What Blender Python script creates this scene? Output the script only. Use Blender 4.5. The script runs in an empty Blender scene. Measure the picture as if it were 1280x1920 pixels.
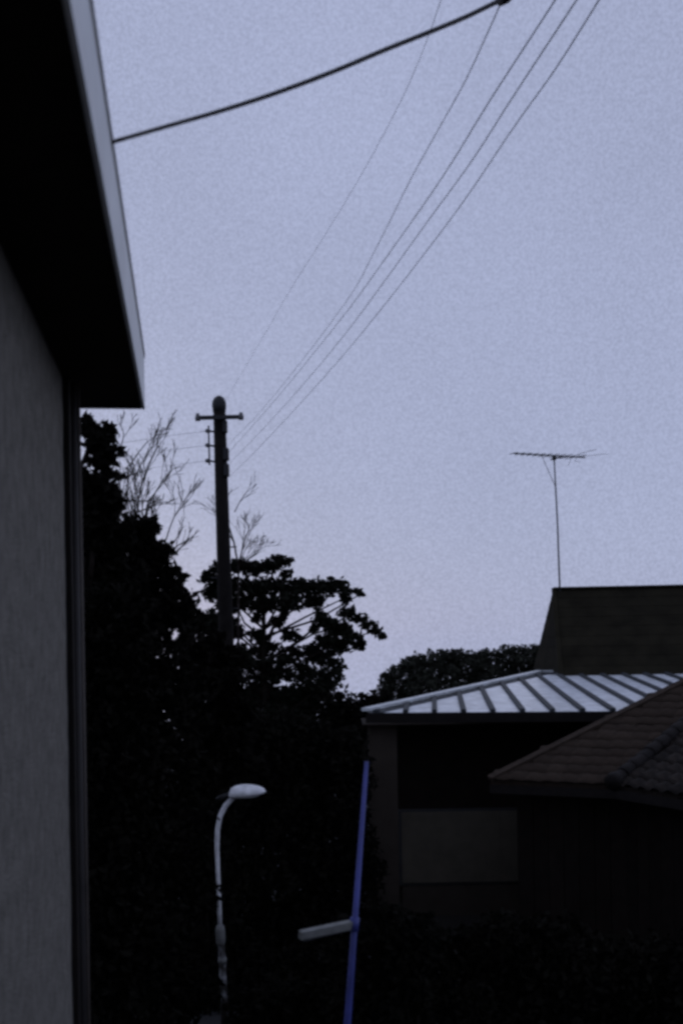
import bpy, math, random
import numpy as np
from mathutils import Vector, Matrix

random.seed(7)
rng = np.random.default_rng(7)
S = bpy.context.scene
COL = S.collection

# ------------------------------------------------------------------ camera
F_PX = 2200.0                    # focal length in pixels of a 1280 x 1920 frame
EYE = 4.8
HOR = 1201.0                     # horizon row at the middle column; the frame is shifted up, the camera is level
ROLL = math.radians(-0.95)
cam_d = bpy.data.cameras.new('camera')
cam = bpy.data.objects.new('camera', cam_d)
COL.objects.link(cam)
cam_d.sensor_fit = 'VERTICAL'
cam_d.sensor_height = 36.0
cam_d.lens = 36.0 * F_PX / 1920.0
cam_d.shift_y = (HOR - 960) / 1920
cam_d.dof.use_dof = True; cam_d.dof.focus_distance = 150; cam_d.dof.aperture_fstop = 2.6     # a soft lens set near infinity
cam_d.clip_start = 0.05
cam_d.clip_end = 3000
RM = Matrix.Rotation(math.pi / 2, 3, 'X') @ Matrix.Rotation(ROLL, 3, 'Z')
cam.matrix_world = Matrix.Translation((0, 0, EYE)) @ RM.to_4x4()
S.camera = cam

# ------------------------------------------------------------------ world, sun, exposure
SUN_EL, SUN_AZ = math.radians(5.0), math.radians(-20)
W = bpy.data.worlds.new('World'); S.world = W; W.use_nodes = True
nt = W.node_tree; nt.nodes.clear()
o_ = nt.nodes.new('ShaderNodeOutputWorld'); bg = nt.nodes.new('ShaderNodeBackground')
sky = nt.nodes.new('ShaderNodeTexSky'); sky.sky_type = 'NISHITA'; sky.sun_disc = False
sky.sun_elevation = SUN_EL; sky.sun_rotation = SUN_AZ
sky.air_density = 1.0; sky.dust_density = 1.5; sky.ozone_density = 3.0
mixs = nt.nodes.new('ShaderNodeMix'); mixs.data_type = 'RGBA'; mixs.inputs['Factor'].default_value = 0.95
mixs.inputs['B'].default_value = (3.76, 4.17, 6.0, 1)       # even overcast veil at dusk
nt.links.new(sky.outputs[0], mixs.inputs['A'])
tc = nt.nodes.new('ShaderNodeTexCoord')
def wnoise(scale, detail, lo, hi):
    n = nt.nodes.new('ShaderNodeTexNoise'); n.inputs['Scale'].default_value = scale; n.inputs['Detail'].default_value = detail
    m = nt.nodes.new('ShaderNodeMapRange'); m.inputs['From Min'].default_value = .3; m.inputs['From Max'].default_value = .7
    m.inputs['To Min'].default_value = lo; m.inputs['To Max'].default_value = hi
    nt.links.new(tc.outputs['Generated'], n.inputs['Vector']); nt.links.new(n.outputs['Fac'], m.inputs['Value'])
    return m.outputs[0]
ma = nt.nodes.new('ShaderNodeMath'); ma.operation = 'MULTIPLY'
nt.links.new(wnoise(3.5, 3, .95, 1.05), ma.inputs[0]); nt.links.new(wnoise(420, 2, .90, 1.10), ma.inputs[1])
vm = nt.nodes.new('ShaderNodeVectorMath'); vm.operation = 'SCALE'
nt.links.new(mixs.outputs['Result'], vm.inputs[0]); nt.links.new(ma.outputs[0], vm.inputs['Scale'])
nt.links.new(vm.outputs[0], bg.inputs['Color']); bg.inputs['Strength'].default_value = 0.1
nt.links.new(bg.outputs[0], o_.inputs['Surface'])

sl = bpy.data.lights.new('sun', 'SUN'); sun = bpy.data.objects.new('sun', sl); COL.objects.link(sun)
sl.energy = 0.12; sl.angle = math.radians(35); sl.color = (1.0, .93, .88)
sd = Vector((math.sin(SUN_AZ) * -1 * math.cos(SUN_EL), math.cos(SUN_AZ) * math.cos(SUN_EL), math.sin(SUN_EL)))
sun.rotation_euler = sd.to_track_quat('Z', 'Y').to_euler()

S.view_settings.view_transform = 'Standard'; S.view_settings.look = 'None'
S.view_settings.gamma = 1; S.view_settings.exposure = 0
S.render.engine = 'CYCLES'
S.cycles.filter_width = 3.0
S.cycles.max_bounces = 5

# ------------------------------------------------------------------ helpers
def ray(px, py):
    return RM @ Vector(((px - 640) / F_PX, -(py - HOR) / F_PX, -1.0))
def P(px, py, Y):
    d = ray(px, py); return Vector((0, 0, EYE)) + d * (Y / d.y)
def PZ(px, py, z):
    d = ray(px, py); return Vector((0, 0, EYE)) + d * ((z - EYE) / d.z)
def PPL(px, py, q, n):
    d = ray(px, py); e = Vector((0, 0, EYE)); return e + d * ((q - e).dot(n) / d.dot(n))

MATS = {}
def mat(name, col, rough=.8, metal=0., spec=.3, var=.25, vscale=3., bump=0., bscale=40., objvar=0., col2=None, det=5):
    m = bpy.data.materials.new(name); m.use_nodes = True
    t = m.node_tree; b = t.nodes['Principled BSDF']
    b.inputs['Roughness'].default_value = rough; b.inputs['Metallic'].default_value = metal
    b.inputs['Specular IOR Level'].default_value = spec
    c = t.nodes.new('ShaderNodeTexCoord'); n = t.nodes.new('ShaderNodeTexNoise')
    n.inputs['Scale'].default_value = vscale; n.inputs['Detail'].default_value = det; n.inputs['Roughness'].default_value = .65
    t.links.new(c.outputs['Object'], n.inputs['Vector'])
    r = t.nodes.new('ShaderNodeValToRGB')
    r.color_ramp.elements[0].position = .32; r.color_ramp.elements[1].position = .68
    lo = [x * (1 - var) for x in (col2 or col)]; hi = [min(1, x * (1 + var)) for x in col]
    r.color_ramp.elements[0].color = (*lo, 1); r.color_ramp.elements[1].color = (*hi, 1)
    t.links.new(n.outputs['Fac'], r.inputs['Fac'])
    out = r.outputs['Color']
    if objvar:
        oi = t.nodes.new('ShaderNodeObjectInfo'); mr = t.nodes.new('ShaderNodeMapRange')
        mr.inputs['To Min'].default_value = 1 - objvar; mr.inputs['To Max'].default_value = 1 + objvar
        t.links.new(oi.outputs['Random'], mr.inputs['Value'])
        v = t.nodes.new('ShaderNodeVectorMath'); v.operation = 'SCALE'
        t.links.new(out, v.inputs[0]); t.links.new(mr.outputs[0], v.inputs['Scale']); out = v.outputs[0]
    t.links.new(out, b.inputs['Base Color'])
    if bump:
        n2 = t.nodes.new('ShaderNodeTexNoise'); n2.inputs['Scale'].default_value = bscale; n2.inputs['Detail'].default_value = 6
        t.links.new(c.outputs['Object'], n2.inputs['Vector'])
        bp = t.nodes.new('ShaderNodeBump'); bp.inputs['Strength'].default_value = bump; bp.inputs['Distance'].default_value = .02
        t.links.new(n2.outputs['Fac'], bp.inputs['Height']); t.links.new(bp.outputs[0], b.inputs['Normal'])
    MATS[name] = m
    return m

mat('asphalt', (.02, .02, .021), .9, bump=.4, bscale=60)
mat('soil', (.014, .012, .010), .95, bump=.6, bscale=20)
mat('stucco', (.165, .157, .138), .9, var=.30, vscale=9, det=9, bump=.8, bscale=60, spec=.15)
mat('dark_wood', (.009, .007, .006), .8, var=.3, vscale=8, spec=.2)
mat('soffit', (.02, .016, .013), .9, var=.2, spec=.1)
mat('fascia', (.80, .83, .84), .7, var=.10, vscale=2.5, spec=.3)
mat('drip_edge', (.22, .24, .27), .5, spec=.4)
mat('conduit', (.07, .06, .052), .6)
mat('dark_pipe', (.03, .027, .026), .6)
mat('roof_slate', (.016, .0142, .009), .95, var=.3, vscale=2, spec=.08, bump=.4, bscale=30, objvar=.15)
mat('metal_sheet', (.66, .69, .72), .42, metal=0, spec=.5, var=.26, vscale=4.5, col2=(.52, .55, .57), bump=.06, bscale=8, objvar=.06)
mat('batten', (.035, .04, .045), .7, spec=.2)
mat('ridge_metal', (.58, .61, .62), .5, metal=0., spec=.5)
mat('clay_tile', (.037, .027, .020), .9, var=.3, vscale=9, spec=.12, bump=.3, bscale=60, objvar=.16)
mat('ridge_tile', (.010, .008, .007), .8, var=.3, vscale=9, spec=.2, objvar=.3)
mat('black_tile', (.020, .016, .013), .7, var=.8, vscale=14, spec=.12, objvar=.4)
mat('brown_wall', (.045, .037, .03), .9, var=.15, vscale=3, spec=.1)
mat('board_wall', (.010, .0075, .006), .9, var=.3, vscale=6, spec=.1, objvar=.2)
mat('shutter', (.085, .075, .056), .7, var=.14, vscale=4, spec=.2, objvar=.06)
mat('window_frame', (.03, .03, .03), .6)
mat('pole_wood', (.009, .0075, .0065), .85, var=.35, vscale=6, bump=.5, bscale=25, spec=.15)
mat('black_steel', (.02, .02, .022), .6)
mat('porcelain', (.10, .10, .11), .4, spec=.4)
mat('weathered_wire', (.22, .25, .30), .7, spec=.3)
mat('rubber', (.012, .012, .014), .7, spec=.2)
mat('antenna_metal', (.10, .10, .11), .5, metal=.3)
mat('lamp_paint', (.78, .79, .80), .6, var=.22, vscale=11, bump=.3, bscale=30, spec=.4)
mat('lamp_glass', (.55, .57, .6), .25, spec=.5)
mat('tube_paint', (.18, .185, .175), .8, var=.25, vscale=12)
mat('streak_blue', (.05, .062, .26), .45, var=.3, vscale=3, spec=.4)  # blue of the film streak that is built as a post
mat('bark', (.014, .011, .009), .95, var=.3, vscale=12, bump=.6, bscale=30, spec=.1)
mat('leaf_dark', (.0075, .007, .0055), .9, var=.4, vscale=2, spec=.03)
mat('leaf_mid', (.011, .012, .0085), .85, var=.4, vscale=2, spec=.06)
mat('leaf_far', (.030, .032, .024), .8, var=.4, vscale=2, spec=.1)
mat('white_wall', (.62, .64, .66), .85, var=.06, spec=.2)
mat('grey_roof', (.035, .037, .035), .8, var=.25, vscale=4, spec=.2)
# peeling white paint on the lamp post: dark rust where the paint has gone
def mat_peel():
    m = bpy.data.materials.new('peeling_paint'); m.use_nodes = True
    t = m.node_tree; b = t.nodes['Principled BSDF']; b.inputs['Roughness'].default_value = .6
    c = t.nodes.new('ShaderNodeTexCoord'); n = t.nodes.new('ShaderNodeTexNoise')
    n.inputs['Scale'].default_value = 5.5; n.inputs['Detail'].default_value = 5
    t.links.new(c.outputs['Object'], n.inputs['Vector'])
    r = t.nodes.new('ShaderNodeValToRGB'); r.color_ramp.elements[0].position = .50; r.color_ramp.elements[1].position = .62
    r.color_ramp.elements[0].color = (.03, .026, .022, 1); r.color_ramp.elements[1].color = (.34, .35, .36, 1)
    t.links.new(n.outputs['Fac'], r.inputs['Fac']); t.links.new(r.outputs[0], b.inputs['Base Color'])
    MATS['peeling_paint'] = m
mat_peel()

def mesh(name, verts, faces, material, parent=None, smooth=False):
    me = bpy.data.meshes.new(name)
    me.from_pydata([tuple(v) for v in verts], [], faces); me.validate(); me.update()
    me.materials.append(MATS[material])
    if smooth: me.polygons.foreach_set('use_smooth', [True] * len(me.polygons))
    return link(name, me, parent)
def link(name, me, parent=None):
    o = bpy.data.objects.new(name, me); COL.objects.link(o)
    if parent: o.parent = parent
    return o
def empty(name, loc=(0, 0, 0), rz=0):
    o = bpy.data.objects.new(name, None); COL.objects.link(o); o.location = loc; o.rotation_euler = (0, 0, rz); return o
def tag(o, label, cat, group=None, kind=None):
    if label: o['label'] = label
    if cat: o['category'] = cat
    if group: o['group'] = group
    if kind: o['kind'] = kind
    return o

BF = [(0, 3, 2, 1), (4, 5, 6, 7), (0, 1, 5, 4), (1, 2, 6, 5), (2, 3, 7, 6), (3, 0, 4, 7)]
def bev_box(x0, x1, y0, y1, z0, z1, b=.006):
    """box with chamfered long edges, as vertex and face lists"""
    b = min(b, (x1 - x0) * .3, (y1 - y0) * .3, (z1 - z0) * .3)
    V, Fc = [], []
    for sx in (0, 1):
        for sy in (0, 1):
            for sz in (0, 1):
                X = (x0, x1)[sx]; Y = (y0, y1)[sy]; Z = (z0, z1)[sz]
                ix = X + (b if sx == 0 else -b); iy = Y + (b if sy == 0 else -b); iz = Z + (b if sz == 0 else -b)
                V += [(X, iy, iz), (ix, Y, iz), (ix, iy, Z)]
    def k(sx, sy, sz, a): return ((sx * 2 + sy) * 2 + sz) * 3 + a
    for s in (0, 1):
        q = [k(s, 0, 0, 0), k(s, 1, 0, 0), k(s, 1, 1, 0), k(s, 0, 1, 0)]; Fc.append(q if s else q[::-1])
        q = [k(0, s, 0, 1), k(0, s, 1, 1), k(1, s, 1, 1), k(1, s, 0, 1)]; Fc.append(q if s else q[::-1])
        q = [k(0, 0, s, 2), k(1, 0, s, 2), k(1, 1, s, 2), k(0, 1, s, 2)]; Fc.append(q if s else q[::-1])
    for a in (0, 1):
        for c in (0, 1):
            Fc.append([k(0, a, c, 1), k(1, a, c, 1), k(1, a, c, 2), k(0, a, c, 2)])
            Fc.append([k(a, 0, c, 0), k(a, 1, c, 0), k(a, 1, c, 2), k(a, 0, c, 2)])
            Fc.append([k(a, c, 0, 0), k(a, c, 1, 0), k(a, c, 1, 1), k(a, c, 0, 1)])
    for sx in (0, 1):
        for sy in (0, 1):
            for sz in (0, 1):
                Fc.append([k(sx, sy, sz, 0), k(sx, sy, sz, 1), k(sx, sy, sz, 2)])
    return V, Fc
def box(name, x0, x1, y0, y1, z0, z1, material, parent=None, b=.006):
    v, f = bev_box(x0, x1, y0, y1, z0, z1, b)
    return mesh(name, v, f, material, parent)
def tube_data(pts, radii, n=8, cap=True):
    pts = [Vector(p) for p in pts]
    if not hasattr(radii, '__len__'): radii = [radii] * len(pts)
    V, Fc = [], []
    ref = None
    for i, p in enumerate(pts):
        d = (pts[min(i + 1, len(pts) - 1)] - pts[max(i - 1, 0)]).normalized()
        if ref is None:
            ref = d.orthogonal().normalized()
        ref = (ref - d * ref.dot(d)).normalized(); q = d.cross(ref)
        for k in range(n):
            a = 2 * math.pi * k / n
            V.append(p + (ref * math.cos(a) + q * math.sin(a)) * radii[i])
    for i in range(len(pts) - 1):
        for k in range(n):
            Fc.append((i * n + k, i * n + (k + 1) % n, (i + 1) * n + (k + 1) % n, (i + 1) * n + k))
    if cap:
        Fc.append(tuple(range(n))[::-1]); Fc.append(tuple((len(pts) - 1) * n + k for k in range(n)))
    return V, Fc
def tube(name, pts, radii, material, parent=None, n=8):
    v, f = tube_data(pts, radii, n); return mesh(name, v, f, material, parent, True)
def merge(parts):
    V, Fc = [], []
    for v, f in parts:
        o = len(V); V += [tuple(x) for x in v]; Fc += [tuple(i + o for i in q) for q in f]
    return V, Fc
def beam_data(a, b, w, h, up=Vector((0, 0, 1))):
    """rectangular bar a -> b, width w across, height h along up, base on the line"""
    a, b = Vector(a), Vector(b); d = (b - a).normalized(); s = d.cross(up).normalized() * (w / 2); u = s.cross(d).normalized() * h
    V = [a - s, a + s, a + s + u, a - s + u, b - s, b + s, b + s + u, b - s + u]
    return V, [(0, 1, 2, 3), (7, 6, 5, 4), (0, 4, 5, 1), (1, 5, 6, 2), (2, 6, 7, 3), (3, 7, 4, 0)]
def beam(name, a, b, w, h, material, parent=None, up=Vector((0, 0, 1))):
    v, f = beam_data(a, b, w, h, up); return mesh(name, v, f, material, parent)
def slab(name, poly, t, material, parent=None):
    """thin solid below a planar polygon"""
    poly = [Vector(p) for p in poly]; n = (poly[1] - poly[0]).cross(poly[2] - poly[0]).normalized()
    if n.z < 0: poly = poly[::-1]; n = -n
    k = len(poly); V = poly + [p - n * t for p in poly]
    Fc = [tuple(range(k)), tuple(range(k, 2 * k))[::-1]] + [(i, i + k, (i + 1) % k + k, (i + 1) % k) for i in range(k)]
    return mesh(name, V, Fc, material, parent)

# leaves: rhombic faces, slightly folded, as one mesh
def leaf_mesh(name, centres, size, material, parent=None, elong=1.9, up=.0):
    c = np.asarray(centres, float); n = len(c)
    a = rng.normal(size=(n, 3)); a[:, 2] += up; a /= np.linalg.norm(a, axis=1, keepdims=True)
    b = rng.normal(size=(n, 3)); b -= a * (a * b).sum(1, keepdims=True); b /= np.linalg.norm(b, axis=1, keepdims=True)
    s = size * rng.uniform(.6, 1.35, (n, 1))
    nn = np.cross(a, b)
    v = np.stack([c - a * s * elong / 2, c + b * s / 2 + nn * s * .12, c + a * s * elong / 2, c - b * s / 2 + nn * s * .12], 1).reshape(-1, 3)
    me = bpy.data.meshes.new(name)
    me.vertices.add(4 * n); me.vertices.foreach_set('co', v.ravel())
    me.loops.add(4 * n); me.loops.foreach_set('vertex_index', np.arange(4 * n))
    me.polygons.add(n); me.polygons.foreach_set('loop_start', np.arange(0, 4 * n, 4))
    me.update(calc_edges=True); me.materials.append(MATS[material])
    return link(name, me, parent)
def ellipsoid_points(c, r, n, shell=.5):
    d = rng.normal(size=(n, 3)); d /= np.linalg.norm(d, axis=1, keepdims=True)
    rad = rng.uniform(0, 1, (n, 1)) ** shell
    lump = 1 + .22 * np.sin(d[:, :1] * 5 + c[0] * 3) * np.cos(d[:, 2:3] * 6 + c[2] * 5) + rng.normal(scale=.05, size=(n, 1))
    return np.asarray(c) + d * rad * lump * np.asarray(r)
def branch_tree(base, direction, length, radius, depth, parts, spread=.55, tips=None, lift=.1, kids=(2, 3), shrink=.72, minr=.004, seg=4):
    p = Vector(base); d = Vector(direction).normalized(); pts = [p.copy()]; rad = [radius]
    for i in range(seg):
        d = (d + Vector((random.gauss(0, .10), random.gauss(0, .10), random.gauss(0, .06) + lift * .2))).normalized()
        p = p + d * (length / seg); pts.append(p.copy()); rad.append(max(minr, radius * (1 - .4 * (i + 1) / seg)))
    parts.append(tube_data(pts, rad, 5 if depth > 1 else 4, False))
    if tips is not None and depth <= 1: tips.append(p.copy())
    if depth <= 0: return
    for _ in range(random.randint(*kids)):
        i = random.randint(max(1, seg - 2), seg)
        ax = d.orthogonal().normalized(); ax.rotate(Matrix.Rotation(random.uniform(0, 6.283), 3, d))
        nd = (d + ax * random.uniform(spread * .5, spread * 1.4) + Vector((0, 0, lift))).normalized()
        branch_tree(pts[i], nd, length * shrink * random.uniform(.75, 1.2), rad[i] * .72, depth - 1, parts, spread, tips, lift, kids, shrink, minr, seg)

# ------------------------------------------------------------------ the setting
gp = [(-300, 0), (47, 0), (70, -1.6), (130, -8), (300, -26), (1500, -150)]        # the hilltop ends behind the houses and the land falls away
g = mesh('ground', [(x, y, z) for y, z in gp for x in (-900, 900)], [(2 * i, 2 * i + 1, 2 * i + 3, 2 * i + 2) for i in range(len(gp) - 1)], 'soil'); tag(g, None, None, kind='structure')
lane = mesh('road', [(-1.9, -20, .004), (1.3, -20, .004), (1.1, 46, .004), (-2.1, 46, .004)], [(0, 1, 2, 3)], 'asphalt'); tag(lane, None, None, kind='structure')

# ------------------------------------------------------------------ house on the left: stucco wall under a deep eave
vp = ray(352, 1207); HA = math.atan2(vp.x, vp.y)          # its wall runs away towards this direction
house = empty('stucco_house', (0, 0, 0), -HA)              # local +y runs along the wall, +x is out of the wall
WX, SX, SZ = -.757, -.277, EYE + 1.70                       # wall plane, eave edge, soffit height
UW, UE = 7.57, 8.57                                        # far corner of the wall, far end of the eave
# wall with a slightly uneven face
v, f = [], []
NU, NZ = 40, 40
for i in range(NU + 1):
    for k in range(NZ + 1):
        v.append((WX + random.gauss(0, .0012), -1.5 + (UW + 1.5) * i / NU, (SZ + .02) * k / NZ))
for i in range(NU):
    for k in range(NZ):
        a = i * (NZ + 1) + k; f.append((a, a + NZ + 1, a + NZ + 2, a + 1))
bx_, bf_ = bev_box(WX - 4, WX - .004, -1.5, UW, 0, SZ + .02, .004)
v, f = merge([(v, f), (bx_, bf_)])
mesh('wall', v, f, 'stucco', house)
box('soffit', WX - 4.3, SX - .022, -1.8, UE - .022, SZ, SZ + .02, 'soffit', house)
fa = box('fascia', SX - .02, SX, -1.8, UE, SZ - .012, SZ + .352, 'fascia', house, .001)
box('drip_edge', SX - .02, SX + .006, -1.8, UE, SZ + .354, SZ + .370, 'drip_edge', house)
box('gable_fascia', WX - 4.3, SX - .022, UE - .02, UE, SZ - .010, SZ + .20, 'dark_wood', house)
rv = [(SX + .008, -1.8, SZ + .385), (SX + .008, UE + .004, SZ + .385), (WX - 4.3, UE + .004, SZ + 1.9), (WX - 4.3, -1.8, SZ + 1.9)]
slab('roof', rv, .012, 'roof_slate', house)
box('corner_board', WX - .10, WX + .040, UW + .004, UW + .10, 0, SZ - .004, 'dark_wood', house)
tube('downpipe', [(WX + .050, UW + .15, 0), (WX + .050, UW + .15, SZ - .01)], .026, 'dark_pipe', house, 12)
tube('conduit', [(WX + .084, UW + .17, 0), (WX + .084, UW + .17, SZ - .01)], .011, 'conduit', house, 8)
for z in (1.2, 3.1, 5.0, 6.2):
    box('pipe_bracket', WX - .10, WX + .075, UW + .186, UW + .20, z, z + .03, 'dark_pipe', house, .002)
tag(house, 'grey stucco house at the left edge with a deep black eave and pale fascia', 'house')
def HL(x, y, z): return Matrix.Rotation(-HA, 3, 'Z') @ Vector((x, y, z))

# ------------------------------------------------------------------ house with a batten-seam metal roof
ZE, ZR = EYE - 1.2, EYE - .855
mh = empty('metal_roof_house', PZ(900, 1400, ZE).to_2d().to_3d())
def sub(name): 
    o = bpy.data.objects.new(name, None); COL.objects.link(o); return o
off = -mh.location
EL = PZ(688, 1336.5, ZE); ER = PZ(1210, 1333, ZE); RL = PZ(1012, 1263, ZR)
nrm = (ER - EL).cross(RL - EL).normalized()
if nrm.z < 0: nrm = -nrm
ev = (ER - EL).normalized(); up = nrm.cross(ev).normalized()
if up.z < 0: up = -up
az = math.radians(4.5); hv = Vector((math.sin(az), math.cos(az), 0)); up = (hv - Vector((0, 0, 1)) * (hv.dot(nrm) / nrm.z)).normalized()   # seams run a little askew to the eave
SL = (RL - EL).dot(nrm.cross(ev)) / up.dot(nrm.cross(ev)); HU = (RL - EL - up * SL).dot(ev); LEN = (ER - EL).length + 3.2
def MR(u, s, h=0): return EL + ev * u + up * s + nrm * h + off
roofp = slab('roof', [MR(0, 0, -.004), MR(LEN, 0, -.004), MR(LEN, SL, -.004), MR(HU, SL, -.004)], .05, 'batten', mh)
bk = Vector((-up.x, -up.y, 0)).normalized() * -1
ridge0, ridge1 = MR(HU, SL), MR(LEN, SL)
bdir = Vector((up.x, up.y, 0)).normalized()
backL = ridge0 + bdir * 1.2 + Vector((.5, 0, -(ZR - ZE))); backR = ridge1 + bdir * 1.2 + Vector((0, 0, -(ZR - ZE)))
mesh('hip_slope', [MR(0, 0, -.006), MR(HU, SL, -.006), backL], [(0, 1, 2)], 'metal_sheet', mh)
mesh('rear_slope', [ridge0 - nrm * .008, ridge1 - nrm * .008, backR, backL], [(0, 1, 2, 3)], 'metal_sheet', mh)
SPACE = .475
def smax(u): return SL if u >= HU else SL * max(0, u) / HU
u = .16
us = []
while u < LEN: us.append(u); u += SPACE
for i, u in enumerate([u0 for u0 in [-.3] + us]):
    a = max(0.001, u + .032 if i else 0); b = min(LEN, (us[i] if i < len(us) else LEN) - .032)
    if b - a < .05: continue
    pts = [(a, 0)] + [(b, 0), (b, smax(b))]
    if a < HU < b: pts.append((HU, SL))
    if smax(a) > .01: pts.append((a, smax(a)))
    mesh('metal_sheet', [MR(x, y, random.uniform(0, .0015)) for x, y in pts], [tuple(range(len(pts)))], 'metal_sheet', roofp)
for u in us:
    if smax(u) < .15: continue
    beam('batten', MR(u, -.01), MR(u, smax(u) - .02), .085, .05, 'batten', roofp, nrm)
beam('hip_cap', MR(-.02, -.02, .03), MR(HU, SL, .03), .16, .05, 'ridge_metal', mh, nrm)
beam('hip_cap_shade', MR(.17, -.02, .001), MR(HU + .19, SL, .001), .17, .012, 'batten', mh, nrm)  # dark strip added as the shaded side of the pale hip cap
beam('ridge_cap', MR(HU, SL, .032), MR(LEN, SL, .032), .16, .04, 'ridge_metal', mh, nrm)
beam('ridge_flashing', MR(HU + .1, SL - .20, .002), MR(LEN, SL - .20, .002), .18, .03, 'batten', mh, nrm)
beam('eave_trim', MR(-.02, -.03, -.16), MR(LEN, -.03, -.16), .03, .15, 'dark_wood', mh, nrm)
# finial at the hip end
fin = MR(HU + .55, SL + .02, .06)
v, f = tube_data([fin, fin + Vector((0, 0, .10)), fin + Vector((0, 0, .20)), fin + Vector((0, 0, .34))], [.075, .06, .045, .02], 8)
mesh('finial', v, f, 'tube_paint', mh, True)
# walls: a wall end on the left, a deep recess with shutters
wl0 = P(692, 1450, 19.35) + off; wl1 = P(745, 1450, 19.35) + off
zt = ZE - .20
def wall_piece(name, x0, x1, y0, y1, z0, z1, m, par=mh): return box(name, x0, x1, y0, y1, z0, z1, m, par)
oy = off.y; ox = off.x
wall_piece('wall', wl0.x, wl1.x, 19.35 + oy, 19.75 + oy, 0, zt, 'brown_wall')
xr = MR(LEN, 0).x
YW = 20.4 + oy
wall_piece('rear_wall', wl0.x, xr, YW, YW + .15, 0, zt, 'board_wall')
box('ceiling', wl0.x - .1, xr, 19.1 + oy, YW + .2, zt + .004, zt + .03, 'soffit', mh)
sx0 = P(752, 1500, 20.3).x + ox; sx1 = P(988, 1500, 20.3).x + ox
sz1 = P(870, 1522, 20.3).z; sz0 = P(870, 1655, 20.3).z; sz00 = P(870, 1718, 20.3).z
win = box('window_frame', sx0 - .05, sx1 + .05, YW - .05, YW - .003, sz0 - .05, sz1 + .05, 'window_frame', mh)
cuts = [sx0, sx0 + (sx1 - sx0) * .785, sx1]
for i in range(2):
    box('shutter_panel', cuts[i] + .001, cuts[i + 1] - .001, YW - .075 - .012 * (i % 2), YW - .053, sz0, sz1, 'shutter', win)
box('wainscot', sx0, sx1, YW - .045, YW - .003, sz00, sz0 - .06, 'brown_wall', mh)
nb = 8
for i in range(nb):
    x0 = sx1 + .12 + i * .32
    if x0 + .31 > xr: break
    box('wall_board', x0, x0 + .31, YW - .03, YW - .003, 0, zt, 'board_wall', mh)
tag(mh, 'low house with a pale batten seam metal hip roof and dim shuttered window', 'house')

# ------------------------------------------------------------------ house with the steep dark roof and antenna
dh = empty('dark_roof_house', P(1180, 1300, 29).to_2d().to_3d())
do = -dh.location
R0 = P(1037, 1105, 28.6); R1 = P(1420, 1097, 28.2)
F0 = P(1056, 1330, 26.0); F1 = P(1520, 1325, 25.6); B0 = P(986, 1330, 30.2); B1 = P(1500, 1330, 31)
F1.z = B0.z = B1.z = F0.z
def lap_roof(name, a, b, c, d, rows, parent, m='roof_slate', t=.008):
    """courses of slate from the eave a-b up to the ridge d-c, each row lapping over the one below"""
    root = slab(name, [a + do, b + do, c + do, d + do], .06, m, parent)
    n = (b - a).cross(d - a).normalized(); n = n if n.z > 0 else -n
    for r in range(rows):
        s0, s1 = r / rows, min(1, (r + 1.12) / rows)
        p = [a.lerp(d, s0) + n * (t * 1.6), b.lerp(c, s0) + n * (t * 1.6), b.lerp(c, s1) + n * .006, a.lerp(d, s1) + n * .006]
        slab('slate_course', [x + do for x in p], .010, m, root)
    return root
lap_roof('roof', F0, F1, R1, R0, 12, dh)
lap_roof('hip_end', B0, F0, R0 + Vector((.02, 0, 0)), R0, 12, dh, 'roof_slate')
slab('rear_slope', [R0 + do, R1 + do, B1 + do, B0 + do], .06, 'roof_slate', dh)
beam('ridge_cap', R0 + do, R1 + do, .16, .05, 'roof_slate', dh)
beam('hip_cap', F0 + do + Vector((0, 0, .01)), R0 + do, .10, .05, 'roof_slate', dh)
cs = [(x * .9) for x in (F0 + do, F1 + do, B1 + do, B0 + do)]
v = [(p.x, p.y, 0) for p in cs] + [(p.x, p.y, F0.z + .05) for p in cs]
mesh('wall', v, BF, 'board_wall', dh)
tag(dh, 'house with a steep dark olive roof behind the metal roof at right', 'house')

an = empty('tv_antenna', P(1049, 1106, 28.55))
ao = -an.location
mt = P(1038, 858, 28.55) + ao
tube('mast', [(0, 0, -.25), tuple(mt * .5 + Vector((.012, 0, 0))), tuple(mt)], [.022, .021, .018], 'antenna_metal', an, 8)
bl, br = P(962, 850, 28.0) + ao, P(1096, 858, 29.2) + ao
tube('boom', [bl, br], .017, 'antenna_metal', an, 6)
bd = (br - bl).normalized(); el = bd.cross(Vector((0, 0, 1))).normalized()
for i in range(11):
    t = i / 10; c = bl.lerp(br, t * .86); L = .16 + .22 * t
    tube('element', [c - el * L, c + el * L], .0085, 'antenna_metal', an, 5)
for s in (-1, 1):
    tube('reflector', [br - bd * .45, br - bd * .2 + el * .35 * s + Vector((0, 0, .10 * s)), br - bd * .1 + el * .5 * s + Vector((0, 0, .12 * s))], .006, 'antenna_metal', an, 5)
    tube('reflector', [br - bd * .28, br + bd * .12 + el * .5 * s + Vector((0, 0, .02 * s)), br + bd * .3 + el * .5 * s + Vector((0, 0, .03 * s))], .005, 'antenna_metal', an, 5)
tube('folded_dipole', [bl.lerp(br, .62) + Vector((0, 0, -.04)) + el * .3, bl.lerp(br, .62) + Vector((0, 0, -.05)) - el * .3], .014, 'antenna_metal', an, 6)
tube('brace', [mt.lerp(Vector((0, 0, 0)), .22), bl.lerp(br, .38)], .008, 'antenna_metal', an, 5)
cz = mt + Vector((0, 0, 0))
v, f = bev_box(cz.x - .045, cz.x + .045, cz.y - .05, cz.y + .03, cz.z - .06, cz.z + .035)
mesh('clamp', v, f, 'black_steel', an)
tag(an, 'thin television antenna on a tall mast rising above the dark roof', 'antenna')

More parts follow.
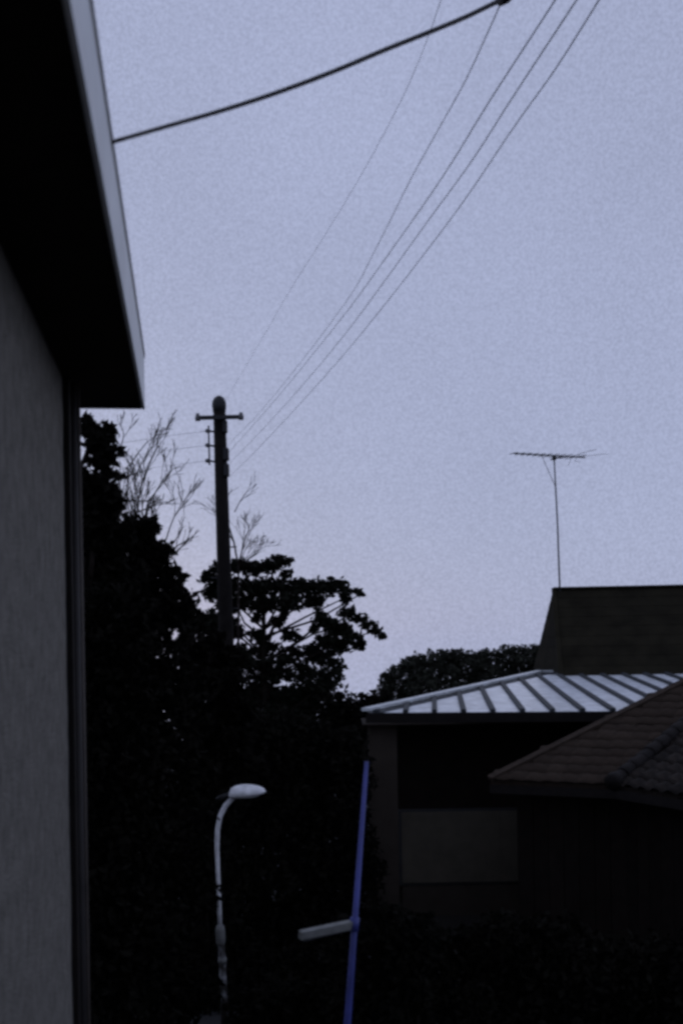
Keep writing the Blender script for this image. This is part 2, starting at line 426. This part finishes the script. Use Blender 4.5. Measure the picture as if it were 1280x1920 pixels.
# ------------------------------------------------------------------ near house with the brown tiled hip roof, lower right
ZT = EYE - 2.0
th = empty('tiled_house', PZ(1250, 1500, ZT).to_2d().to_3d())
to = -th.location
A = PZ(918, 1462, ZT); B = PZ(1152, 1471, ZT); Cc = P(1280, 1281, 18.0)
nA = (B - A).cross(Cc - A).normalized(); nA = nA if nA.z > 0 else -nA
E = PPL(1280, 1366, A, nA); C2 = A + (Cc - A) * 1.35; E2 = B + (E - B) * 1.75
Gp = PZ(1420, 1512, ZT)
nB = (Gp - B).cross(E - B).normalized(); nB = nB if nB.z > 0 else -nB
leftf = slab('roof', [A + to - nA * .02, B + to - nA * .02, E2 + to - nA * .02, C2 + to - nA * .02], .08, 'clay_tile', th)
G2 = Gp + (E2 - B) * 1.0
rightf = slab('front_roof', [B + to - nB * .02, Gp + to - nB * .02, G2 + to - nB * .02, E2 + to - nB * .02], .08, 'black_tile', th)
mesh('rear_slope', [A + to, C2 + to, C2 + to + Vector((3, 2.5, -.9)), A + to + Vector((2, 4, -.1))], [(0, 1, 2, 3)], 'clay_tile', th)
def tile_mesh(name, w, l, amp, m):
    V, Fc = [], []; nx = 6
    for layer in (0, 1):
        for j in (0, 1):
            for i in range(nx + 1):
                x = i / nx; z = amp * math.sin(x * 2 * math.pi - .6) + (.018 if j == 0 else .006) - layer * .014
                V.append(((x - .5) * w * 1.04, (j - .06) * l * 1.12, z))
    q = 2 * (nx + 1)
    for i in range(nx):
        Fc.append((i, i + 1, nx + 1 + i + 1, nx + 1 + i)); Fc.append((q + i, q + nx + 1 + i, q + nx + 2 + i, q + i + 1))
        Fc.append((i, q + i, q + i + 1, i + 1))
    me = bpy.data.meshes.new(name); me.from_pydata(V, [], Fc); me.update(); me.materials.append(MATS[m])
    me.polygons.foreach_set('use_smooth', [True] * len(me.polygons)); return me
def inside(p, poly):
    r = False; j = len(poly) - 1
    for i in range(len(poly)):
        if (poly[i][1] > p[1]) != (poly[j][1] > p[1]) and p[0] < (poly[j][0] - poly[i][0]) * (p[1] - poly[i][1]) / (poly[j][1] - poly[i][1]) + poly[i][0]: r = not r
        j = i
    return r
def tile_face(a, b, n, poly3, w, l, amp, m, parent, name, limit=300):
    e = (b - a).normalized(); s = n.cross(e).normalized(); s = s if s.z > 0 else -s
    x = s.cross(n); x = x.normalized()
    poly = [((p - a).dot(x), (p - a).dot(s)) for p in poly3]
    me = tile_mesh(name, w, l, amp, m); cnt = 0
    us_ = [p[0] for p in poly]; ss_ = [p[1] for p in poly]
    rot = Matrix((x, s, n)).transposed()
    for r in range(int((max(ss_)) / l) + 1):
        for c in range(int((max(us_) - min(us_)) / w) + 2):
            q = (min(us_) + (c + .5) * w, r * l)
            if not inside((q[0], q[1] + l * .5), poly) or cnt >= limit: continue
            o = link(name, me, parent); cnt += 1
            tilt = Matrix.Rotation(random.gauss(0, .012), 3, 'Z') @ Matrix.Rotation(random.gauss(0, .012), 3, 'X')
            o.matrix_local = Matrix.Translation(a + to + x * q[0] + s * q[1] + n * random.uniform(.004, .012)) @ (rot @ tilt).to_4x4()
tile_face(A, B, nA, [A, B, E2, C2], .25, .235, .007, 'clay_tile', leftf, 'roof_tile')
tile_face(B, Gp, nB, [B, Gp, G2, E2], .25, .235, .022, 'black_tile', rightf, 'roof_tile')
# round cap tiles down the hip, with a heavier end tile
hd = (E2 - B); nh = int(hd.length / .21)
def cap_mesh():
    V, Fc = [], []; n = 8
    for j, (y, r) in enumerate(((0, .098), (.05, .104), (.23, .085))):
        for i in range(n + 1):
            a = math.pi * i / n; V.append((r * math.cos(a) * 1.1, y, r * math.sin(a) - .01))
    for j in (0, 1):
        for i in range(n):
            Fc.append((j * (n + 1) + i, j * (n + 1) + i + 1, (j + 1) * (n + 1) + i + 1, (j + 1) * (n + 1) + i))
    Fc.append(tuple(range(n + 1)))
    me = bpy.data.meshes.new('cap_tile'); me.from_pydata(V, [], Fc); me.update(); me.materials.append(MATS['ridge_tile']); return me
cm = cap_mesh(); hy = hd.normalized(); hn = (nA + nB).normalized(); hx = hy.cross(hn).normalized(); hn = hx.cross(hy)
hrot = Matrix((hx, hy, hn)).transposed()
for k in range(nh):
    o = link('cap_tile', cm, th); t = k / nh
    o.matrix_local = Matrix.Translation(B + to + hd * t + hn * (.05 + random.uniform(-.008, .008))) @ (hrot @ Matrix.Rotation(random.gauss(0, .04), 3, 'Z')).to_4x4()
beam('hip_bed', B + to, E2 + to, .13, .06, 'ridge_tile', th, hn)
v, f = tube_data([B + to - hy * .06 + hn * .05, B + to - hy * .0 + hn * .05, B + to + hy * .10 + hn * .05], [.12, .13, .10], 10)
mesh('end_tile', v, f, 'ridge_tile', th, True)
beam('gable_trim', A + to - nA * .01, C2 + to - nA * .01, .10, .062, 'clay_tile', th, nA)
beam('eave_board', A + to - Vector((0, 0, .19)), B + to - Vector((0, 0, .19)), .03, .12, 'dark_wood', th)
beam('eave_board', B + to - Vector((0, 0, .19)), Gp + to - Vector((0, 0, .19)), .03, .12, 'dark_wood', th)
ins = Vector((.5, .45, 0))
a2, b2, g2 = A + to + Vector((.45, .35, 0)), B + to + Vector((.25, .42, 0)), Gp + to + Vector((.4, .2, 0))
for p, q in ((a2, b2), (b2, g2)):
    d = (q - p); n = max(1, int(d.length / .22))
    for k in range(n):
        s0 = p + d * (k / n); s1 = p + d * ((k + .96) / n)
        v, f = beam_data((s0.x, s0.y, 0), (s1.x, s1.y, 0), .05, ZT - .10)
        mesh('wall_board', v, f, 'board_wall', th)
a3 = a2 + Vector((2.5, 3, 0))
v, f = beam_data((a2.x, a2.y + .03, 0), (a3.x, a3.y, 0), .05, ZT - .10); mesh('side_wall', v, f, 'board_wall', th)
slab('eave_soffit', [(A + to) - Vector((0, 0, .10)), (B + to) - Vector((0, 0, .10)), (b2 - Vector((0, 0, .10))), (a2 - Vector((0, 0, .10)))], .02, 'soffit', th)
tag(th, 'low house with a brown tiled hip roof at the lower right corner', 'house')

# ------------------------------------------------------------------ utility pole
YP = 21.0
pb = P(440, 1750, YP); ptop = P(411, 760, YP)
pole = empty('utility_pole', (pb.x, pb.y, 0)); po = -pole.location
p0 = Vector((pb.x, YP, 0)) + po; p1 = ptop + po
tube('shaft', [p0, p0.lerp(p1, .35), p0.lerp(p1, .7), p1], [.165, .15, .128, .112], 'pole_wood', pole, 14)
v, f = tube_data([p1 - Vector((0, 0, .12)), p1 - Vector((0, 0, .02)), p1 + Vector((0, 0, .06)), p1 + Vector((0, 0, .13)), p1 + Vector((0, 0, .17))], [.115, .13, .125, .09, .03], 12)
mesh('pole_cap', v, f, 'black_steel', pole, True)
ca, cb = P(371, 787, YP - .16) + po, P(452, 785, YP - .16) + po
beam('crossarm', ca, cb, .07, .065, 'black_steel', pole)
for e in (ca, cb):
    v, f = tube_data([e + Vector((0, 0, -.02)), e + Vector((0, 0, .04)), e + Vector((0, 0, .08)), e + Vector((0, 0, .11))], [.045, .05, .035, .03], 8)
    mesh('insulator', v, f, 'porcelain', pole, True)
rk0, rk1 = P(391, 798, YP - .05) + po, P(393, 872, YP - .05) + po
tube('rack_bar', [rk0, rk1], .016, 'black_steel', pole, 6)
LW = []
for py in (808, 835, 864):
    a = P(391, py, YP - .05) + po; b = P(413, py + 3, YP) + po
    tube('rack_arm', [a, b], .018, 'black_steel', pole, 6)
    v, f = tube_data([a + Vector((-.05, -.02, .0)), a + Vector((-.01, 0, .0)), a + Vector((.03, 0, 0))], [.03, .045, .03], 8)
    mesh('insulator', v, f, 'porcelain', pole, True)
    LW.append(a - po)
for py, dx, w in ((852, 424, .05), (882, 425, .045), (800, 422, .04)):
    c = P(dx, py, YP - .06) + po
    box('junction_box', c.x - w, c.x + w, c.y - .08, c.y + .08, c.z - .11, c.z + .11, 'black_steel', pole, .015)
for k in range(7):
    z = 3.2 + k * .55; q = p0.lerp(p1, z / p1.z); s = -1 if k % 2 else 1
    tube('step_bolt', [q, q + Vector((.24 * s, 0, .01))], .012, 'black_steel', pole, 6)
tag(pole, 'tall dark wooden utility pole with a short crossarm', 'utility pole')

# ------------------------------------------------------------------ wires
def wire(name, pix, y0, y1, r, label, group, ext=22, r1=.0062, mtl='weathered_wire'):
    """pix from the pole outwards; depth runs from y0 at the first point to y1 at the last, as along a straight span"""
    L = [0]
    for a, b in zip(pix, pix[1:]): L.append(L[-1] + math.hypot(b[0] - a[0], b[1] - a[1]))
    pts = [P(x, y, 1 / ((1 - l / L[-1]) / y0 + (l / L[-1]) / y1)) for (x, y), l in zip(pix, L)]
    # smooth
    out = []
    for i in range(len(pts) - 1):
        pm = pts[i - 1] if i else pts[i] * 2 - pts[i + 1]; pn = pts[i + 2] if i + 2 < len(pts) else pts[i + 1] * 2 - pts[i]
        for k in range(6):
            t = k / 6
            out.append(.5 * ((2 * pts[i]) + (pts[i + 1] - pm) * t + (2 * pm - 5 * pts[i] + 4 * pts[i + 1] - pn) * t * t + (3 * pts[i] - pm - 3 * pts[i + 1] + pn) * t ** 3))
    out.append(pts[-1])
    if ext:
        d = (pts[-1] - pts[0]); d.z *= .8; d = d.normalized()
        out += [out[-1] + d * (ext * k / 4) for k in (1, 2, 3, 4)]
    n = len(out); m_ = n - 1 - (4 if ext else 0); rr = [r + (r1 - r) * min(1, i / m_) for i in range(n)]
    v, f = tube_data(out, rr, 6); o = mesh(name, v, f, mtl, None, True)
    return tag(o, label, 'wire', group)
GW = 'power lines fanning out from the utility pole'
wire('power_line', [(426, 852), (520, 745), (640, 597), (722, 485), (827, 335), (920, 185), (1040, 0), (1075, -60)], 20.9, 7.6, .0026, 'power line third from the right where the wires leave the top edge', GW)
wire('power_line', [(428, 872), (520, 775), (640, 635), (805, 410), (885, 300), (962, 180), (1080, 0), (1118, -60)], 20.9, 7.6, .0026, 'power line in the middle of the three parallel wires at the top right', GW)
wire('power_line', [(430, 894), (485, 840), (640, 670), (830, 430), (965, 235), (1040, 130), (1122, 0), (1158, -60)], 20.9, 7.6, .0026, 'rightmost power line of the fan of wires crossing the sky', GW)
wire('power_line', [(424, 838), (500, 758), (640, 578), (705, 465), (765, 345), (820, 245), (870, 155), (912, 65), (942, -3)], 20.9, 8.0, .0022, 'power line running from the utility pole to the thick cable at the top edge', GW, ext=0, r1=.0048)
wire('power_line', [(418, 760), (500, 620), (540, 550), (600, 455), (670, 340), (725, 240), (765, 160), (800, 75), (826, 0), (846, -60)], 20.9, 8.5, .0016, 'faintest and leftmost power line of the fan of wires in the sky', GW, r1=.0030)
# service cable to the eave
e0 = HL(SX + .012, 4.85, SZ + .355)
knot = P(944, -2, 8.0)
def proj(p):
    q = RM.transposed() @ (p - Vector((0, 0, EYE))); return (640 + F_PX * q.x / -q.z, HOR - F_PX * q.y / -q.z)
c0 = proj(e0); print('cable foot', c0)
wire('service_cable', [(212, 266), (330, 232), (400, 212), (480, 187), (560, 159), (640, 128), (720, 94), (800, 62), (870, 33), (920, 9), (944, -2)], e0.y, 8.0, .0085, 'thick black service cable from the pale fascia to the top edge', None, ext=0, r1=.0165, mtl='rubber')
v, f = tube_data([knot + Vector((-.06, 0, -.02)), knot + Vector((-.03, 0, -.01)), knot + Vector((.02, 0, .01)), knot + Vector((.07, 0, .03))], [.012, .04, .04, .012], 8)
tag(mesh('cable_clamp', v, f, 'rubber', None, True), 'small black clamp joining the thick cable and a wire at the top edge', 'clamp')
# three thin wires leaving the rack on the pole to the left
for i, a in enumerate(LW):
    pa = proj(a)
    wire('telephone_wire', [pa, (340, pa[1] + 6), (270, pa[1] + 16), (170, pa[1] + 34), (60, pa[1] + 60)], YP - .05, 24, .0035,
         ['topmost', 'middle', 'lowest'][i] + ' of three thin wires leaving the left of the utility pole', 'thin wires left of the utility pole', ext=0, r1=.0035)

# ------------------------------------------------------------------ street lamp
YL = 14.6
lb = P(421, 1930, YL)
lamp = empty('street_lamp', (lb.x, YL, 0)); lo_ = -lamp.location
q = lambda x, y, d=0: P(x, y, YL + d) + lo_
tube('post', [(q(421, 1925).x, 0, 0), q(419, 1850), q(415, 1765), q(413, 1735)], [.048, .046, .042, .04], 'peeling_paint', lamp, 12)
tube('arm', [q(413, 1740), q(411, 1690), q(409, 1640), q(407, 1590), q(408, 1555), q(413, 1530), q(423, 1510), q(436, 1496), q(448, 1488)], [.026, .025, .025, .027, .029, .031, .033, .034, .034], 'lamp_paint', lamp, 10)
v, f = tube_data([q(414, 1772), q(414, 1764), q(413, 1744), q(413, 1735)], [.05, .058, .058, .046], 12)
mesh('collar', v, f, 'tube_paint', lamp, True)
v, f = tube_data([q(417, 1806), q(417, 1796)], [.053, .053], 12); mesh('band', v, f, 'tube_paint', lamp, True)
# lamp head: flattened, pointed towards the right
h0, h1 = q(428, 1491), q(499, 1484); hdv = h1 - h0
V, Fc = [], []; NR, NS = 14, 16
for i in range(NR + 1):
    t = i / NR; prof = (math.sin(math.pi * min(1, t * 1.0) ** .70)) ** .50 if 0 < t < 1 else 0.0
    c = h0 + hdv * t
    for k in range(NS):
        a = 2 * math.pi * k / NS; zz = math.sin(a); hz = .118 if zz > 0 else .055
        V.append(c + Vector((0, math.cos(a) * .17 * prof, zz * hz * prof)))
for i in range(NR):
    for k in range(NS): Fc.append((i * NS + k, i * NS + (k + 1) % NS, (i + 1) * NS + (k + 1) % NS, (i + 1) * NS + k))
mesh('lamp_head', V, Fc, 'lamp_paint', lamp, True)
V = []
for i in range(NR + 1):
    t = .22 + .62 * i / NR; prof = math.sin(math.pi * i / NR) ** .6 if 0 < i < NR else 0; c = h0 + hdv * t
    for k in range(NS):
        a = 2 * math.pi * k / NS; V.append(c + Vector((0, math.cos(a) * .10 * prof, -.036 + math.sin(a) * .026 * prof)))
mesh('diffuser', V, Fc, 'lamp_glass', lamp, True)
v, f = tube_data([q(405, 1498), q(412, 1496), q(430, 1490)], [.012, .03, .03], 8); mesh('cable_gland', v, f, 'black_steel', lamp, True)
tag(lamp, 'white curved street lamp with an oval head standing among dark shrubs', 'street lamp')

# ------------------------------------------------------------------ blue film streak built as a slim post, pale tube lamp on its side
YB = 9.0
bb = P(650, 1922, YB)
post = empty('streak_post', (PZ(645, 1990, 1.3).x * YB / PZ(645, 1990, 1.3).y, YB, 0)); bo = -post.location
t0 = P(687, 1428, YB) + bo; tb = P(651, 1920, YB) + bo; dd = (t0 - tb) / (t0.z - tb.z); base = tb - dd * tb.z
tube('shaft', [base, tb, t0], [.031, .029, .016], 'streak_blue', post, 12)
a, b = P(562, 1753, YB - .25) + bo, P(661, 1733, YB) + bo
up_ = Vector((0, -.25, 1)).normalized()
v, f = beam_data(a - up_ * .035, b - up_ * .03, .05, .062, up_); mesh('arm_bar', v, f, 'tube_paint', post)
v, f = beam_data(a + Vector((.02, -.004, -.045)), b + Vector((-.03, -.004, -.040)), .035, .012, up_); mesh('arm_rim', v, f, 'black_steel', post)
v, f = tube_data([b - dd * .05 + Vector((.012, 0, 0)), b + dd * .05 + Vector((.012, 0, 0))], [.037, .037], 12); mesh('clamp', v, f, 'streak_blue', post, True)
tag(post, 'blue film streak built as a slim post, with a flat pale bar sticking out to its left', 'post')

# ------------------------------------------------------------------ trees and shrubs
def crown_tree(name, label, cat, base_px, Y, clumps, leaf, mtl, dens, trunk_r=.12, thick=1.0, group=None, shell=.5, limb=2, up=0.):
    """clumps: (px, py, rx_px, ry_px[, dy]) at depth Y + dy"""
    b = P(base_px, 1700, Y); root = empty(name, (b.x, Y, 0)); off_ = -root.location
    pts = []; parts = []
    cs_ = []
    for c in clumps:
        dy = c[4] if len(c) > 4 else random.uniform(-.35, .35) * thick
        cc = P(c[0], c[1], Y + dy) + off_; k = (Y + dy) / F_PX
        r = (c[2] * k, max(c[2], c[3]) * k * thick * .8, c[3] * k); cs_.append((cc, r))
        n = int(dens * math.pi * r[0] * r[2] / (leaf * leaf * .5)) + 20
        pts.append(ellipsoid_points(cc, r, n, shell))
    leaf_mesh('crown', np.concatenate(pts), leaf, mtl, root, up=up)
    top = max(c[0].z for c in cs_) * .93
    tp = [Vector((0, 0, 0)), Vector((.05, 0, top * .4)), Vector((-.04, .02, top * .7)), Vector((0, 0, top))]
    trk = [tube_data(tp, [trunk_r, trunk_r * .8, trunk_r * .55, trunk_r * .2], 8)]
    if limb:
        for cc, r in cs_[::limb]:
            s = tp[1].lerp(tp[3], max(.02, min(.9, (cc.z - top * .4) / (top * .6) - .22)))
            m_ = s.lerp(cc, .55) + Vector((random.uniform(-.12, .12), random.uniform(-.2, .2), random.uniform(-.16, .12))); e_ = cc + (cc - s).normalized() * min(.6 * r[0], .5)
            trk.append(tube_data([s, m_, cc, e_], [trunk_r * .26, trunk_r * .17, trunk_r * .10, .005], 5))
    v, f = merge(trk); mesh('trunk', v, f, 'bark', root, True)
    return tag(root, label, cat, group)

# layered broad tree behind the pole
lay = [(398, 1082, 26, 16), (415, 1066, 26, 14), (448, 1062, 28, 16), (478, 1066, 30, 17), (507, 1060, 22, 14), (528, 1054, 18, 9),
       (395, 1110, 22, 18), (430, 1098, 34, 20), (470, 1100, 36, 20), (510, 1100, 34, 20), (548, 1103, 34, 20), (585, 1102, 32, 20), (618, 1100, 26, 19), (642, 1098, 14, 15),
       (440, 1128, 40, 20), (490, 1132, 40, 20), (540, 1130, 40, 19), (588, 1126, 26, 16), (648, 1120, 12, 14),
       (662, 1108, 14, 5), (676, 1114, 9, 4), (650, 1150, 22, 12), (672, 1160, 20, 10), (690, 1172, 18, 9), (705, 1184, 14, 8), (716, 1194, 8, 5),
       (605, 1165, 24, 16), (630, 1178, 30, 20), (655, 1195, 28, 18), (675, 1208, 14, 12), (632, 1213, 32, 16), (610, 1200, 24, 16),
       (415, 1160, 30, 24), (440, 1185, 26, 16), (480, 1190, 20, 14), (520, 1168, 16, 14), (545, 1190, 20, 14), (500, 1215, 30, 16), (550, 1225, 30, 16), (595, 1232, 32, 16), (450, 1225, 34, 18), (400, 1210, 34, 24), (395, 1165, 16, 20), (600, 1150, 10, 8), (533, 1150, 8, 10), (480, 1160, 8, 12), (588, 1180, 8, 10),
       (622, 1245, 26, 14), (420, 1260, 50, 24), (500, 1262, 50, 24), (570, 1265, 46, 22), (620, 1268, 28, 16), (410, 1300, 60, 28), (490, 1305, 60, 26), (560, 1305, 40, 22), (440, 1345, 70, 30), (520, 1350, 60, 30), (465, 1240, 30, 14), (530, 1240, 30, 12), (585, 1215, 18, 10), (430, 1235, 30, 18), (380, 1240, 26, 30), (605, 1285, 40, 14), (395, 1180, 24, 20), (520, 1045, 14, 5), (542, 1050, 10, 4), (535, 1075, 14, 8)]
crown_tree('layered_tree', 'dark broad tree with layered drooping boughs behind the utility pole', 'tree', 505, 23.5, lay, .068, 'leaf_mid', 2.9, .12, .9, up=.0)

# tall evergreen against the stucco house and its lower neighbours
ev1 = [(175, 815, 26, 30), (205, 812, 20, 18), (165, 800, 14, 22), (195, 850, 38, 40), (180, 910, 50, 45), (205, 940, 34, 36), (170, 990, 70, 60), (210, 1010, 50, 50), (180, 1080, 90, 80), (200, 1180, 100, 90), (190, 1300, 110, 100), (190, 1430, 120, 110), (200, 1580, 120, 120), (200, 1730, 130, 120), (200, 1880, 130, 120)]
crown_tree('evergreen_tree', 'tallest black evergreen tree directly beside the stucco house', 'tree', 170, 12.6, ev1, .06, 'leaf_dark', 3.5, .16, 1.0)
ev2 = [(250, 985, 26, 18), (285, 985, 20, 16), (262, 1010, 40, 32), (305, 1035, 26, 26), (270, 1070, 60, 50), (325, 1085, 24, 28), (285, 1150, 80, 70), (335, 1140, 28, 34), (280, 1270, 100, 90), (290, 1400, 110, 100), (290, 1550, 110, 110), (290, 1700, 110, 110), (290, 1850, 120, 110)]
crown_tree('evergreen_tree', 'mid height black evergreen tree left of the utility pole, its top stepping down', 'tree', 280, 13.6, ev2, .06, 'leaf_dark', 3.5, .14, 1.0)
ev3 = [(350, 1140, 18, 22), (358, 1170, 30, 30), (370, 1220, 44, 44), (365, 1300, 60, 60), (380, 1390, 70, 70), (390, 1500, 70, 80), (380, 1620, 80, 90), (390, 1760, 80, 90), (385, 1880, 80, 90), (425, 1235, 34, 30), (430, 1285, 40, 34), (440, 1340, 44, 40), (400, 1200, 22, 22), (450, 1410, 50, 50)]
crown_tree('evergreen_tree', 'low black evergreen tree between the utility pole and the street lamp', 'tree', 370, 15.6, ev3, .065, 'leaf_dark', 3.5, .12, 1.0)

def hedge(label, Y, x0, x1, top_fn, bottom, step, leaf, mtl, dens, name='hedge', cat='hedge', ry=None):
    root = empty(name, (P((x0 + x1) / 2, 1500, Y).x, Y, 0)); off_ = -root.location
    pts = []; stems = []
    x = x0
    while x <= x1:
        y = top_fn(x)
        while y < bottom + step:
            k = Y / F_PX; r = step * random.uniform(.8, 1.15) * k
            cc = P(x + random.uniform(-.25, .25) * step, y + step * .8 + random.uniform(-.2, .1) * step, Y + random.uniform(-.3, .3)) + off_
            pts.append(ellipsoid_points(cc, (r, r, r), int(dens * math.pi * r * r / (leaf * leaf * .5)) + 20, .5))
            y += step * 1.1
        sx = P(x, 1500, Y).x + off_.x
        tz = P(x, top_fn(x) + step, Y).z
        stems.append(tube_data([(sx, 0, 0), (sx + random.uniform(-.1, .1), 0, tz * .5), (sx + random.uniform(-.15, .15), 0, tz)], [.035, .025, .008], 5))
        x += step * 1.15
    pp = np.concatenate(pts); pp = pp[pp[:, 2] > .02]
    leaf_mesh('foliage', pp, leaf, mtl, root)
    v, f = merge(stems); mesh('stems', v, f, 'bark', root, True)
    return tag(root, label, cat)
hedge('dense black hedge behind the street lamp, filling the gap to the blue streak', 18.4, 425, 690, lambda x: 1350 + 14 * math.sin(x * .03) + (10 if x > 560 else 0), 1900, 50, .07, 'leaf_dark', 3)
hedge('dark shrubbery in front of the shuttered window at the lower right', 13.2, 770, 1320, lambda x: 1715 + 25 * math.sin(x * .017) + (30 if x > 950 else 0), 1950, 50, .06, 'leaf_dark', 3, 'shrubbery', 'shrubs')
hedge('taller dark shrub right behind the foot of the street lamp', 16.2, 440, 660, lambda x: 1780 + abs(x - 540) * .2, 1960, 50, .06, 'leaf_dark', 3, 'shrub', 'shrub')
hedge('low dark shrub at the bottom edge between the street lamp and the blue streak', 12.8, 470, 640, lambda x: 1835 + abs(x - 560) * .15, 2020, 46, .055, 'leaf_dark', 3, 'shrub', 'shrub')
hedge('low dark shrub at the foot of the blue streak', 11.5, 660, 800, lambda x: 1700 + abs(x - 730) * .4, 1960, 50, .055, 'leaf_dark', 3, 'shrub', 'shrub')
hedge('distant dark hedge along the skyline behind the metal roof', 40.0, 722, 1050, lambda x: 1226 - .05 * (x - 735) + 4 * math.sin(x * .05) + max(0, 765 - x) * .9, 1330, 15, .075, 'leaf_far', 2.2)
hedge('dark bushes under the layered tree left of the metal roof', 30.0, 470, 735, lambda x: 1285 + 5 * math.sin(x * .05) + (14 if x > 630 else 0), 1420, 30, .09, 'leaf_dark', 3, 'bushes', 'bushes')

# bare trees
def bare_tree(label, base_px, Y, trunk_top, limbs, seedv, tr=.11):
    random.seed(seedv)
    b = P(base_px, 1600, Y); root = empty('bare_tree', (b.x, Y, 0)); off_ = -root.location
    tt = P(trunk_top[0], trunk_top[1], Y) + off_
    v, f = tube_data([(0, 0, 0), tt * .5 + Vector((.06, 0, 0)), tt], [tr, tr * .75, tr * .5], 8); mesh('trunk', v, f, 'bark', root, True)
    parts = []
    for sx, sy, ex, ey, r, dep in limbs:
        s = P(sx, sy, Y) + off_; e = P(ex, ey, Y + random.uniform(-.4, .4)) + off_; s = s if (s - tt).length > .05 else tt
        d = e - s
        branch_tree(s, d, d.length * .48, r, dep, parts, .5, None, .10, (2, 4), .64, .0045, 4)
    v, f = merge(parts); mesh('branches', v, f, 'bark', root, True)
    return tag(root, label, 'tree')
bare_tree('leafless tree with fine twigs between the evergreen and the utility pole', 265, 17.5, (275, 1080),
          [(275, 1080, 240, 830, .03, 4), (275, 1080, 290, 800, .03, 4), (275, 1080, 335, 900, .026, 4), (275, 1080, 370, 960, .022, 3), (270, 1100, 215, 790, .03, 4), (260, 960, 330, 930, .012, 3), (250, 900, 300, 800, .010, 3), (230, 940, 330, 935, .012, 2), (275, 1080, 395, 975, .014, 2), (220, 900, 300, 860, .010, 3), (235, 880, 330, 790, .011, 3), (300, 1050, 360, 880, .014, 3), (225, 850, 250, 770, .010, 3)], 5)
bare_tree('leafless sapling with upright twigs just right of the utility pole', 434, 22.3, (447, 1060),
          [(447, 1060, 452, 880, .022, 3), (447, 1060, 462, 940, .018, 3), (440, 960, 460, 872, .012, 2), (447, 1060, 520, 1010, .013, 2), (447, 1060, 475, 1000, .012, 2), (447, 1060, 505, 1015, .010, 3)], 11, .04)
